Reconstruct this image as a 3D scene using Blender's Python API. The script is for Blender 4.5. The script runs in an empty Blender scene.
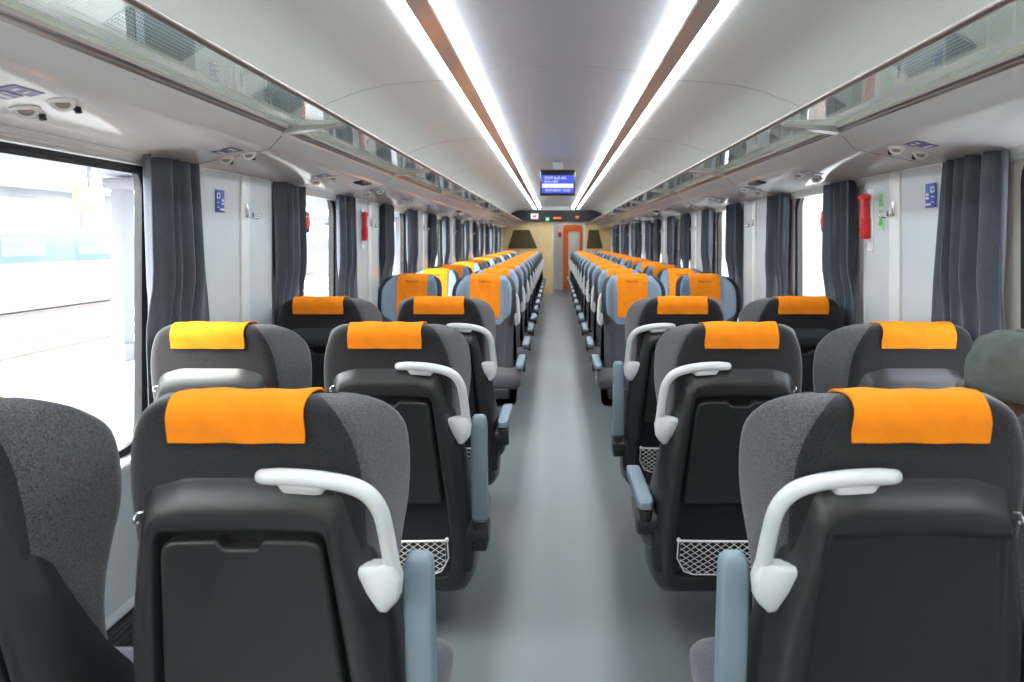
import bpy, bmesh, math, random
from mathutils import Vector, Matrix
random.seed(7)
scene = bpy.context.scene
COL = scene.collection
PI = math.pi
CZ = 1.43                      # camera height above the floor
Y0, Y1 = -3.0, 15.9            # carriage interior, back to end wall

# ------------------------------------------------------------------ materials
def new_mat(name):
    m = bpy.data.materials.new(name); m.use_nodes = True
    nt = m.node_tree
    return m, nt, nt.nodes['Principled BSDF']

def plain(name, col, rough=.5, metal=0., spec=.5, noise=0., nscale=40., bump=0., bscale=200.):
    m, nt, b = new_mat(name)
    b.inputs['Base Color'].default_value = (*col, 1)
    b.inputs['Roughness'].default_value = rough
    b.inputs['Metallic'].default_value = metal
    b.inputs['Specular IOR Level'].default_value = spec
    tc = nt.nodes.new('ShaderNodeTexCoord')
    if noise:
        n = nt.nodes.new('ShaderNodeTexNoise'); n.inputs['Scale'].default_value = nscale
        n.inputs['Detail'].default_value = 4
        nt.links.new(tc.outputs['Object'], n.inputs['Vector'])
        r = nt.nodes.new('ShaderNodeValToRGB')
        r.color_ramp.elements[0].position = .3; r.color_ramp.elements[1].position = .7
        r.color_ramp.elements[0].color = (*[c*(1-noise) for c in col], 1)
        r.color_ramp.elements[1].color = (*[min(1, c*(1+noise)) for c in col], 1)
        nt.links.new(n.outputs['Fac'], r.inputs['Fac'])
        nt.links.new(r.outputs['Color'], b.inputs['Base Color'])
    if bump:
        n2 = nt.nodes.new('ShaderNodeTexNoise'); n2.inputs['Scale'].default_value = bscale
        nt.links.new(tc.outputs['Object'], n2.inputs['Vector'])
        bp = nt.nodes.new('ShaderNodeBump'); bp.inputs['Strength'].default_value = bump
        bp.inputs['Distance'].default_value = .002
        nt.links.new(n2.outputs['Fac'], bp.inputs['Height'])
        nt.links.new(bp.outputs['Normal'], b.inputs['Normal'])
    return m

def fabric(name, dark, light, scale=330.):
    """heathered woven cloth"""
    m, nt, b = new_mat(name)
    b.inputs['Roughness'].default_value = .9
    b.inputs['Specular IOR Level'].default_value = .25
    b.inputs['Sheen Weight'].default_value = .25
    tc = nt.nodes.new('ShaderNodeTexCoord')
    n = nt.nodes.new('ShaderNodeTexNoise'); n.inputs['Scale'].default_value = scale; n.inputs['Detail'].default_value = 2
    nt.links.new(tc.outputs['Object'], n.inputs['Vector'])
    w = nt.nodes.new('ShaderNodeTexWave'); w.wave_type = 'BANDS'; w.bands_direction = 'DIAGONAL'
    w.inputs['Scale'].default_value = 130; w.inputs['Distortion'].default_value = 4
    w.inputs['Detail Scale'].default_value = 8
    nt.links.new(tc.outputs['Object'], w.inputs['Vector'])
    mx = nt.nodes.new('ShaderNodeMix'); mx.data_type = 'FLOAT'; mx.inputs[0].default_value = .16
    nt.links.new(n.outputs['Fac'], mx.inputs[2]); nt.links.new(w.outputs['Fac'], mx.inputs[3])
    r = nt.nodes.new('ShaderNodeValToRGB')
    r.color_ramp.elements[0].position = .32; r.color_ramp.elements[1].position = .68
    r.color_ramp.elements[0].color = (*dark, 1); r.color_ramp.elements[1].color = (*light, 1)
    nt.links.new(mx.outputs[0], r.inputs['Fac']); nt.links.new(r.outputs['Color'], b.inputs['Base Color'])
    bp = nt.nodes.new('ShaderNodeBump'); bp.inputs['Strength'].default_value = .35; bp.inputs['Distance'].default_value = .0015
    nt.links.new(mx.outputs[0], bp.inputs['Height']); nt.links.new(bp.outputs['Normal'], b.inputs['Normal'])
    return m

def emit(name, col, strength):
    m = bpy.data.materials.new(name); m.use_nodes = True
    nt = m.node_tree; nt.nodes.clear()
    o = nt.nodes.new('ShaderNodeOutputMaterial'); e = nt.nodes.new('ShaderNodeEmission')
    e.inputs['Color'].default_value = (*col, 1); e.inputs['Strength'].default_value = strength
    nt.links.new(e.outputs[0], o.inputs[0])
    return m

def glass(name, tint=(.97, .99, .99), gloss=1.0, ior=1.45):
    m = bpy.data.materials.new(name); m.use_nodes = True
    nt = m.node_tree; nt.nodes.clear()
    o = nt.nodes.new('ShaderNodeOutputMaterial'); t = nt.nodes.new('ShaderNodeBsdfTransparent')
    t.inputs['Color'].default_value = (*tint, 1)
    g = nt.nodes.new('ShaderNodeBsdfGlossy'); g.inputs['Roughness'].default_value = .02
    f = nt.nodes.new('ShaderNodeLayerWeight'); f.inputs['Blend'].default_value = .5      # Schlick curve, same from both sides
    pw = nt.nodes.new('ShaderNodeMath'); pw.operation = 'POWER'; pw.inputs[1].default_value = 5
    nt.links.new(f.outputs['Facing'], pw.inputs[0])
    f0 = ((ior-1)/(ior+1))**2
    mu = nt.nodes.new('ShaderNodeMath'); mu.operation = 'MULTIPLY_ADD'; mu.inputs[1].default_value = gloss*(1-f0); mu.inputs[2].default_value = gloss*f0
    nt.links.new(pw.outputs[0], mu.inputs[0])
    mx = nt.nodes.new('ShaderNodeMixShader')
    nt.links.new(mu.outputs[0], mx.inputs[0]); nt.links.new(t.outputs[0], mx.inputs[1]); nt.links.new(g.outputs[0], mx.inputs[2])
    nt.links.new(mx.outputs[0], o.inputs[0])
    return m

def perforated(name, col, hole, size=.008, thr=.3, rough=.4):
    m, nt, b = new_mat(name)
    b.inputs['Roughness'].default_value = rough
    tc = nt.nodes.new('ShaderNodeTexCoord')
    v = nt.nodes.new('ShaderNodeTexVoronoi'); v.inputs['Scale'].default_value = 1/size; v.inputs['Randomness'].default_value = 0
    v.voronoi_dimensions = '2D'
    nt.links.new(tc.outputs['Object'], v.inputs['Vector'])
    r = nt.nodes.new('ShaderNodeValToRGB')
    r.color_ramp.elements[0].position = thr-.05; r.color_ramp.elements[1].position = thr+.05
    r.color_ramp.elements[0].color = (*hole, 1); r.color_ramp.elements[1].color = (*col, 1)
    nt.links.new(v.outputs['Distance'], r.inputs['Fac']); nt.links.new(r.outputs['Color'], b.inputs['Base Color'])
    return m

def wood(name):
    m, nt, b = new_mat(name)
    b.inputs['Roughness'].default_value = .4
    tc = nt.nodes.new('ShaderNodeTexCoord'); mp = nt.nodes.new('ShaderNodeMapping')
    mp.inputs['Scale'].default_value = (6, 6, .6)
    n = nt.nodes.new('ShaderNodeTexNoise'); n.inputs['Scale'].default_value = 6; n.inputs['Detail'].default_value = 5
    nt.links.new(tc.outputs['Object'], mp.inputs[0]); nt.links.new(mp.outputs[0], n.inputs['Vector'])
    r = nt.nodes.new('ShaderNodeValToRGB')
    r.color_ramp.elements[0].color = (.62, .42, .19, 1); r.color_ramp.elements[1].color = (.82, .61, .33, 1)
    nt.links.new(n.outputs['Fac'], r.inputs['Fac']); nt.links.new(r.outputs['Color'], b.inputs['Base Color'])
    return m

M = {}
M['heather'] = fabric('heather_cloth', (.020, .0195, .022), (.118, .114, .122))
M['back_shade'] = fabric('shaded_back_cloth', (.005, .005, .006), (.023, .022, .024))  # much the same cloth as heather; shade on the headrest back painted darker
M['seat_cloth'] = fabric('seat_cloth', (.026, .025, .033), (.10, .097, .118))
M['piping'] = plain('black_piping', (.010, .011, .013), .6)
M['blue'] = plain('blue_grey_vinyl', (.185, .262, .345), .45, noise=.06, nscale=60, bump=.15, bscale=500)
def shield(m):
    """the vinyl ends in a shield-shaped seam; plain dark cloth outside it"""
    nt = m.node_tree; b = nt.nodes['Principled BSDF']; src = b.inputs['Base Color'].links[0].from_socket
    tc = nt.nodes.new('ShaderNodeTexCoord'); sx = nt.nodes.new('ShaderNodeSeparateXYZ')
    nt.links.new(tc.outputs['Object'], sx.inputs[0])
    ab = nt.nodes.new('ShaderNodeMath'); ab.operation = 'ABSOLUTE'; nt.links.new(sx.outputs['X'], ab.inputs[0])
    ln = nt.nodes.new('ShaderNodeMath'); ln.operation = 'MULTIPLY_ADD'; ln.inputs[1].default_value = .95; ln.inputs[2].default_value = .125-.775*.95
    nt.links.new(sx.outputs['Z'], ln.inputs[0])
    gt = nt.nodes.new('ShaderNodeMath'); gt.operation = 'GREATER_THAN'; nt.links.new(ab.outputs[0], gt.inputs[0]); nt.links.new(ln.outputs[0], gt.inputs[1])
    mx = nt.nodes.new('ShaderNodeMix'); mx.data_type = 'RGBA'; nt.links.new(gt.outputs[0], mx.inputs[0])
    nt.links.new(src, mx.inputs[6]); mx.inputs[7].default_value = (.05, .048, .058, 1)
    nt.links.new(mx.outputs[2], b.inputs['Base Color'])
shield(M['blue'])
M['orange'] = plain('orange_cloth', (.84, .235, .008), .85, spec=.2, noise=.06, nscale=25, bump=.3, bscale=350)
M['shell'] = plain('dark_shell_plastic', (.020, .021, .021), .34, spec=.5, bump=.12, bscale=900)
M['tray'] = plain('dark_tray_plastic', (.017, .018, .018), .45, spec=.45, bump=.12, bscale=900)
M['recess'] = plain('black_recess', (.007, .007, .008), .6)
M['handle'] = plain('light_grey_handle', (.60, .62, .62), .35, noise=.03, nscale=20)
M['pad'] = plain('blue_grey_pad', (.175, .232, .270), .5, bump=.1, bscale=500)
M['frame'] = plain('black_frame', (.014, .015, .017), .4)
M['net'] = plain('white_net', (.62, .62, .60), .6)
M['chrome'] = plain('chrome', (.7, .7, .7), .15, metal=1.)
M['alu'] = plain('brushed_aluminium', (.50, .50, .50), .32, metal=1., noise=.1, nscale=8)
M['rail'] = plain('bronze_rail', (.22, .19, .17), .35, metal=.6)
M['panel'] = plain('grey_wall_panel', (.58, .63, .66), .22, noise=.03, nscale=3)
M['white'] = plain('white_trim', (.72, .74, .74), .3, noise=.02, nscale=10)
M['console'] = plain('console_lacquer', (.64, .665, .675), .11, noise=.03, nscale=2)
M['ceil'] = perforated('ceiling_panel', (.86, .875, .88), (.62, .63, .64), .0075, .28, .34)
M['ceil_mid'] = plain('ceiling_middle', (.31, .31, .335), .35, noise=.03, nscale=3)
M['olive'] = plain('olive_back_panel', (.40, .38, .28), .4, noise=.08, nscale=12)
M['mirror'] = plain('polished_channel', (.40, .40, .41), .2, metal=.2)
M['tube'] = emit('led_tube', (.88, .95, 1.0), 24.)
M['floor'] = plain('grey_vinyl', (.120, .138, .145), .38, noise=.10, nscale=260)
M['wall'] = plain('wall_lacquer', (.66, .62, .57), .35, noise=.03, nscale=3)
M['beige'] = plain('beige_frame', (.64, .59, .53), .4)
M['lower'] = plain('lower_wall', (.58, .62, .64), .35, noise=.04, nscale=4)
M['gasket'] = plain('rubber_gasket', (.012, .012, .013), .5)
M['grille'] = plain('heater_grille', (.05, .052, .055), .5)
M['curtain'] = fabric('curtain_cloth', (.036, .043, .058), (.088, .101, .130), 420)
M['glass'] = glass('window_glass')
M['rackglass'] = glass('rack_glass', (.90, .94, .93), 1.0, 1.5)
M['wood'] = wood('wood_panel')
M['darkglass'] = plain('dark_tinted_panel', (.085, .066, .03), .12)
M['black'] = plain('black_gloss', (.012, .012, .014), .2)
M['blackm'] = plain('black_matte', (.016, .016, .018), .7)
M['red'] = plain('red_plastic', (.62, .02, .025), .35)
M['redlit'] = plain('red_lens', (.75, .05, .05), .2)
M['signblue'] = plain('sign_blue', (.05, .10, .42), .4)
M['purple'] = plain('sticker_purple', (.075, .05, .23), .4)
M['paper'] = plain('white_print', (.80, .82, .84), .5)
M['green'] = plain('green_print', (.22, .62, .18), .5)
M['screen'] = emit('screen_blue', (.09, .13, .85), 1.0)
M['screentext'] = emit('screen_white', (.72, .80, 1.), 1.3)
M['orangepaint'] = plain('orange_door', (.85, .16, .02), .4)
M['cream'] = plain('cream', (.75, .72, .60), .4)
M['led_o'] = emit('led_orange', (1., .18, .03), 1.5)
M['led_g'] = emit('led_green', (.1, .9, .3), 1.2)
M['led_w'] = emit('led_white', (1., .85, .88), 1.2)
M['lens'] = plain('lamp_lens', (.33, .30, .27), .15)
M['cap'] = plain('olive_cap_cotton', (.085, .098, .088), .9, spec=.15, noise=.12, nscale=30, bump=.3, bscale=300)
M['skin'] = plain('skin', (.52, .30, .21), .5, noise=.05, nscale=30)
M['hair'] = plain('brown_hair', (.12, .07, .045), .6, noise=.3, nscale=120)
M['shirt'] = plain('grey_shirt', (.20, .22, .25), .9, noise=.08, nscale=40)
M['trousers'] = plain('dark_trousers', (.04, .05, .08), .9, noise=.1, nscale=40)
M['eye'] = plain('eye_white', (.8, .8, .78), .2)
M['iris'] = plain('eye_iris', (.06, .04, .03), .2)
M['lip'] = plain('lips', (.42, .17, .14), .5)
M['concrete'] = plain('pale_concrete', (.62, .62, .60), .8, noise=.08, nscale=1.5)
M['ballast'] = plain('pale_ballast', (.50, .48, .45), .9, noise=.25, nscale=12)
M['steel'] = plain('rail_steel', (.38, .34, .31), .4, metal=.4)
M['column'] = plain('column_paint', (.25, .26, .29), .6)
M['render'] = plain('station_render', (.20, .18, .165), .8, noise=.04, nscale=2)
M['brickred'] = plain('dark_red_paint', (.085, .028, .032), .6)
M['trainblue'] = plain('train_blue', (.13, .20, .30), .4)
M['trainwhite'] = plain('train_white', (.36, .37, .39), .4)
M['trainwin'] = plain('train_window', (.20, .23, .29), .15)
M['teal'] = plain('poster_teal', (.05, .14, .17), .5)
M['yellow'] = plain('sign_yellow', (.55, .42, .22), .5)

# ------------------------------------------------------------------ mesh helpers
def finish(name, bm, mats, smooth=True, sharp=None, recalc=True):
    if recalc: bmesh.ops.recalc_face_normals(bm, faces=bm.faces)
    me = bpy.data.meshes.new(name); bm.to_mesh(me); bm.free()
    for m in (mats if isinstance(mats, (list, tuple)) else [mats]): me.materials.append(m)
    if smooth:
        me.polygons.foreach_set('use_smooth', [True]*len(me.polygons))
        if sharp is not None: me.set_sharp_from_angle(angle=math.radians(sharp))
    return me

def obj(name, me, parent=None, loc=(0, 0, 0)):
    o = bpy.data.objects.new(name, me); COL.objects.link(o); o.location = loc
    if parent: o.parent = parent
    return o

def tag(o, label, cat, group=None):
    o['label'] = label; o['category'] = cat
    if group: o['group'] = group
    return o

def thing(name, label, cat, loc=(0, 0, 0), rz=0., group=None):
    o = bpy.data.objects.new(name, None); COL.objects.link(o)
    o.empty_display_size = .1
    o.location = loc; o.rotation_euler = (0, 0, rz)
    return tag(o, label, cat, group)

def struct(name, me, parent=None):
    o = obj(name, me, parent)
    if not parent: o['kind'] = 'structure'
    return o

def rpoly(corners, n=5):
    """rounded polygon: corners (u, v, r) -> list of points, (n+1) per corner"""
    out = []; N = len(corners)
    for k in range(N):
        p = Vector(corners[k][:2]); r = corners[k][2]
        a = Vector(corners[k-1][:2]) - p; b = Vector(corners[(k+1) % N][:2]) - p
        la, lb = a.length, b.length
        if la < 1e-9 or lb < 1e-9:
            out += [p.copy()]*(n+1); continue
        a /= la; b /= lb
        c = max(-1, min(1, a.dot(b))); half = math.acos(c)/2
        d = min(r/max(math.tan(half), 1e-4), la*.49, lb*.49)
        pa, pb = p+a*d, p+b*d
        for i in range(n+1):
            t = i/n
            out.append(pa*(1-t)**2 + p*2*t*(1-t) + pb*t*t)
    return out

def add_loops(bm, loops, cap0=True, cap1=True, mat=None, closed=True):
    """loops: lists of Vector3 of equal length; bridges them with quads"""
    vs = [[bm.verts.new(p) for p in L] for L in loops]
    n = len(loops[0]); m = n if closed else n-1
    for i in range(len(vs)-1):
        for j in range(m):
            a, b, c, d = vs[i][j], vs[i][(j+1) % n], vs[i+1][(j+1) % n], vs[i+1][j]
            try:
                f = bm.faces.new((a, b, c, d))
                if mat: f.material_index = mat(i, j)
            except ValueError: pass
    if cap0:
        f = bm.faces.new(vs[0]);
        if mat: f.material_index = mat(0, 0)
    if cap1:
        f = bm.faces.new(vs[-1])
        if mat: f.material_index = mat(len(vs)-2, 0)
    return vs

def add_box(bm, c, s, bevel=0., rot=None, seg=2, mi=0):
    r = bmesh.ops.create_cube(bm, size=1.)
    vs = r['verts']
    for v in vs:
        v.co = Vector((v.co.x*s[0], v.co.y*s[1], v.co.z*s[2]))
    faces = set(f for v in vs for f in v.link_faces)
    if bevel:
        es = list(set(e for v in vs for e in v.link_edges))
        rr = bmesh.ops.bevel(bm, geom=es, offset=bevel, segments=seg, profile=.5, affect='EDGES')
        vs = list(set(v for f in rr['faces'] for v in f.verts) | set(v for v in vs if v.is_valid))
        faces = set(f for v in vs for f in v.link_faces)
    mat = Matrix.Translation(Vector(c))
    if rot is not None: mat = mat @ rot
    for v in vs: v.co = mat @ v.co
    for f in faces: f.material_index = mi
    return vs

def box_me(name, c, s, m, bevel=0., rot=None, seg=2):
    bm = bmesh.new(); add_box(bm, c, s, bevel, rot, seg)
    return finish(name, bm, m, True, 40)

def tube(bm, path, ra, rb=None, n=10, up=Vector((0, 1, 0)), caps=True, mi=0):
    """swept ellipse; ra may be a list"""
    P = [Vector(p) for p in path]; loops = []
    for i, p in enumerate(P):
        t = (P[min(i+1, len(P)-1)] - P[max(i-1, 0)]).normalized()
        s = t.cross(up)
        if s.length < 1e-4: s = t.cross(Vector((1, 0, 0)))
        s.normalize(); u = s.cross(t).normalized()
        A = ra[i] if isinstance(ra, (list, tuple)) else ra
        B = (rb[i] if isinstance(rb, (list, tuple)) else rb) if rb is not None else A
        loops.append([p + s*(A*math.cos(2*PI*k/n)) + u*(B*math.sin(2*PI*k/n)) for k in range(n)])
    return add_loops(bm, loops, caps, caps, (lambda i, j: mi))

def spline(pts, k=6):
    P = [Vector(p) for p in pts]; out = []
    for i in range(len(P)-1):
        p0, p1, p2, p3 = P[max(i-1, 0)], P[i], P[i+1], P[min(i+2, len(P)-1)]
        for j in range(k):
            t = j/k
            out.append(.5*((2*p1)+(p2-p0)*t+(2*p0-5*p1+4*p2-p3)*t*t+(3*p1-p0-3*p2+p3)*t**3))
    out.append(P[-1]); return out

def disc_profile(bm, c, ax, prof, n=24, mi=0, mats=None):
    """lathe around axis ax at c; prof: (radius, height)"""
    ax = Vector(ax).normalized(); s = ax.orthogonal().normalized(); u = ax.cross(s)
    loops = [[Vector(c)+ax*h+s*(max(r, 1e-4)*math.cos(2*PI*k/n))+u*(max(r, 1e-4)*math.sin(2*PI*k/n)) for k in range(n)] for r, h in prof]
    add_loops(bm, loops, True, True, (lambda i, j: mats[i] if mats else mi))

def extrude_y(name, pts, ya, yb, m, closed=False, mats=None, smooth=True, sharp=30):
    """profile in (x, z) swept along y"""
    bm = bmesh.new()
    n = len(pts)
    A = [bm.verts.new((x, ya, z)) for x, z in pts]; B = [bm.verts.new((x, yb, z)) for x, z in pts]
    for i in range(n if closed else n-1):
        f = bm.faces.new((A[i], A[(i+1) % n], B[(i+1) % n], B[i]))
        if mats: f.material_index = mats[i]
    if closed:
        bm.faces.new(A); bm.faces.new(B)
    return finish(name, bm, m, smooth, sharp, recalc=closed)

def mir(pts, s): return [(x*s, z) for x, z in pts]

def text_mesh(name, body, size, m, extrude=.0006):
    c = bpy.data.curves.new(name, 'FONT'); c.body = body; c.size = size
    c.align_x = 'CENTER'; c.align_y = 'CENTER'; c.extrude = extrude
    o = bpy.data.objects.new(name, c); COL.objects.link(o)
    bpy.context.view_layer.update()
    dg = bpy.context.evaluated_depsgraph_get()
    me = bpy.data.meshes.new_from_object(o.evaluated_get(dg)); me.name = name
    me.materials.clear(); me.materials.append(m)
    bpy.data.objects.remove(o); bpy.data.curves.remove(c)
    return me

# ------------------------------------------------------------------ SEATS
ZT = 1.154                     # top of the headrest
TAN = .17
def yb(z): return (ZT - z)*TAN

TAB = [  # z below top : wb, wf, dw, t
    (.000, .150, .190, .105, .105),
    (.020, .165, .222, .130, .115),
    (.060, .188, .243, .170, .120),
    (.100, .203, .251, .195, .120),
    (.150, .211, .254, .205, .120),
    (.210, .214, .253, .205, .120),
    (.270, .214, .247, .200, .118),
    (.330, .212, .238, .182, .114),
    (.400, .210, .231, .160, .110),
    (.480, .210, .228, .145, .108),
    (.600, .216, .229, .140, .108),
    (.790, .222, .231, .140, .110)]
def drop(yr, z):
    """the crown falls away towards the front of the headrest"""
    t = max(0., min(1., (z-(ZT-.13))/.13)); t = t*t*(3-2*t)
    return .11*max(0., yr)*t
def tab(d):
    for i in range(len(TAB)-1):
        if d <= TAB[i+1][0] or i == len(TAB)-2:
            a, b = TAB[i], TAB[i+1]
            p0 = TAB[max(i-1, 0)]; p3 = TAB[min(i+2, len(TAB)-1)]
            t = (d-a[0])/(b[0]-a[0]); h = b[0]-a[0]
            res = []
            for k in range(1, 5):
                m0 = (b[k]-p0[k])/max(b[0]-p0[0], 1e-6)*h; m1 = (p3[k]-a[k])/max(p3[0]-a[0], 1e-6)*h
                res.append((2*t**3-3*t*t+1)*a[k]+(t**3-2*t*t+t)*m0+(-2*t**3+3*t*t)*b[k]+(t**3-t*t)*m1)
            return res

def section(z, i=0., back=0.):
    wb, wf, dw, t = tab(ZT-z); y = yb(z)
    cx = max(wf-.055, .165)
    half = [(-wb+i*.6, i+back, .048), (-wf+i, dw-i*.7, .022), (-cx+i*.2, dw-i*.9, .03), (-.145, t-i, .05)]
    pts = half + [(-a, b, r) for a, b, r in reversed(half)]
    return [Vector((p.x, p.y+y, z-drop(p.y-.02, z))) for p in rpoly(pts, 5)]

def loft_levels(za, zb, top=False, bot=False, R=.04, step=.022):
    L = []
    z0 = za + (R if bot else 0); z1 = zb - (R if top else 0)
    if bot:
        for a in range(0, 90, 18): L.append((z0-R*math.cos(math.radians(a)), R*(1-math.sin(math.radians(a)))))
    n = max(2, int((z1-z0)/step))
    for k in range(n+1): L.append((z0+(z1-z0)*k/n, 0.))
    if top:
        for a in range(15, 91, 15): L.append((z1+R*math.sin(math.radians(a)), R*(1-math.cos(math.radians(a)))))
    return L

def seat_headrest():
    bm = bmesh.new()
    loops = [section(z, i) for z, i in loft_levels(.770, ZT, True, False, .040)]
    def mt2(i, j):
        k, r = divmod(j, 6)
        if k == 0: return 1 if r < 3 else 0          # corner, then left side
        if k == 7: return 1 if r >= 2 else 0
        if k == 1: return 0 if r < 2 else 2
        if k == 6: return 2 if r < 3 else 0
        if k == 5 and r == 5: return 2
        return 3
    vs = add_loops(bm, loops, True, False, mt2)
    # crown: top without the painted shade, closed with the grey cloth
    f = bm.faces.new(vs[-1]); f.material_index = 0
    return finish('headrest', bm, [M['heather'], M['back_shade'], M['piping'], M['blue']], True, 60)

def seat_backrest():
    bm = bmesh.new()
    loops = [section(z, i, .0) for z, i in loft_levels(.40, .770, False, True, .008, .02)]
    def mt(i, j):
        k, r = divmod(j, 6)
        return 1 if (k == 0 and r >= 3) or k == 7 and r < 2 or (k == 1 and r < 2) or (k == 6 and r >= 3) else 0
    add_loops(bm, loops, True, True, mt)
    return finish('backrest', bm, [M['seat_cloth'], M['heather']], True, 50)

def seat_cover():
    """cloth strip over the headrest: short behind, long in front"""
    off = .0035; path = []
    for z in [1.078, 1.09, 1.10, ZT-.040]: path.append((yb(z)-off, z))
    zc = ZT-.040
    for a in range(15, 91, 15):
        s, c = math.sin(math.radians(a)), math.cos(math.radians(a))
        z = zc+.040*s; path.append((yb(z)+.040*(1-c)-off*c, z+off*s))
    for a in range(75, -1, -15):
        s, c = math.sin(math.radians(a)), math.cos(math.radians(a))
        z = zc+.040*s; t = tab(ZT-z)[3]
        path.append((yb(z)+t-.040*(1-c)+off*c, z+off*s))
    z = zc-.02
    while z > .80:
        path.append((yb(z)+tab(ZT-z)[3]+off, z)); z -= .03
    path = [(y, z-drop(y-yb(z)-.02, z)) for y, z in path]
    W = .119; nx = 16; th = .0035
    bm = bmesh.new()
    def grid(o):
        rows = []
        for q, (y, z) in enumerate(path):
            ya, za = path[max(q-1, 0)]; yc, zc_ = path[min(q+1, len(path)-1)]
            n = Vector((0, -(zc_-za), (yc-ya)));
            n = Vector((0, -(zc_-za), yc-ya)).normalized()
            row = []
            for k in range(nx+1):
                x = -W+2*W*k/nx
                rip = .0012*math.sin(x*70+q*.6)+.001*math.sin(x*31+q)
                row.append(bm.verts.new(Vector((x*(1+.012*math.sin(q*.9)), y, z)) + n*(o+rip+.0012)))
            rows.append(row)
        return rows
    A, B = grid(th), grid(0)
    m, n = len(path), nx+1
    for i in range(m-1):
        for k in range(nx):
            bm.faces.new((A[i][k], A[i][k+1], A[i+1][k+1], A[i+1][k]))
            bm.faces.new((B[i][k], B[i+1][k], B[i+1][k+1], B[i][k+1]))
        for k, in ((0,), (nx,)):
            bm.faces.new((A[i][k], A[i+1][k], B[i+1][k], B[i][k]))
    for k in range(nx):
        bm.faces.new((A[0][k], A[0][k+1], B[0][k+1], B[0][k])); bm.faces.new((A[-1][k], A[-1][k+1], B[-1][k+1], B[-1][k]))
    return finish('headrest_cover', bm, M['orange'], True, 50)

SHD = -.032                    # shell back face lies this far behind the cloth
DZ = -.016
def P3(u, v, d): return Vector((u, yb(v+DZ)+d, v+DZ))
def shell_outline(grow=0.):
    g = grow
    gt = g*1.9 if g < 0 else g*.6
    side = [(.250, .208-g, .05), (.255, .36, .1), (.254, .45, .1), (.248, .55, .1), (.240, .65, .1), (.231, .74, .1), (.218, .81, .1), (.203, .88, .1), (.190, .95, .1), (.176, 1.012+gt*.85, .05), (.10, 1.034+gt, .12)]
    R_ = [(x+(g if k < 10 else 0), z, r) for k, (x, z, r) in enumerate(side)]
    return rpoly(R_ + [(-x, z, r) for x, z, r in reversed(R_)], 5)
def seat_shell(plain_panel=False):
    bm = bmesh.new()
    L = []
    def wrap(v, d):      # the sides of the shell reach further round the seat lower down
        T = [(1.1, .03), (1.0, .032), (.83, .045), (.68, .085), (.52, .17), (.32, .20), (.1, .20)]
        for (a, da), (b, db) in zip(T, T[1:]):
            if v >= b: f = (a-v)/(a-b); D = da+(db-da)*f; break
        return D if d > .08 else D*.62 if d > .05 else D*.35 if d > .02 else d
    for g, d in ((.010, .105), (.012, .06), (.008, .03), (0, .010), (-.008, -.006), (-.018, -.020), (-.026, SHD+.003), (-.033, SHD)):
        L.append([P3(p.x, p.y, wrap(p.y, d)) for p in shell_outline(g)])
    def r(pp, g):
        side = [(.190, .36-g, .04), (.190, .42, .1), (.188, .5, .1), (.182, .60, .1), (.175, .68, .1), (.168, .76, .1), (.162, .83, .1), (.157, .88, .1), (.153, .91, .02), (.150, .925+g, .03), (.05, .930+g, .1)] if pp else \
               [(.195, .285-g, .05), (.199, .36, .1), (.200, .42, .1), (.192, .52, .1), (.184, .61, .1), (.175, .69, .1), (.167, .77, .1), (.160, .84, .1), (.153, .90, .1), (.148, .934+g, .028), (.05, .938+g, .1)]
        R_ = [(x+(g if k < 10 else 0), z, rr) for k, (x, z, rr) in enumerate(side)]
        return rpoly(R_ + [(-x, z, rr) for x, z, rr in reversed(R_)], 5)
    dd = .018 if plain_panel else .029
    for g, d in ((.012, SHD), (.004, SHD+.001), (0, SHD+.005), (-.002, SHD+dd-.004), (-.007, SHD+dd)):
        L.append([P3(p.x, p.y, d) for p in r(plain_panel, g)])
    def mt(i, j): return 1 if (i >= 10 and not plain_panel) else 0
    add_loops(bm, L, False, True, mt)
    return finish('back_shell', bm, [M['shell'], M['recess']], True, 50)

def seat_tray():
    """fold-up table with a finger notch in its top edge"""
    def outline(g):
        return rpoly([(.171+g, .555-g, .012), (.142+g, .915+g, .03), (.042, .918+g, .012), (.030, .902+g, .010),
                      (-.030, .902+g, .010), (-.042, .918+g, .012), (-.142-g, .915+g, .03), (-.171-g, .555-g, .012)], 5)
    bm = bmesh.new(); L = []
    for g, d in ((0, .022), (0, SHD+.010), (-.002, SHD+.006), (-.006, SHD+.004), (-.012, SHD+.006)):
        L.append([P3(p.x, p.y, d) for p in outline(g)])
    add_loops(bm, L, True, True)
    return finish('tray_table', bm, M['tray'], True, 50)

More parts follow.
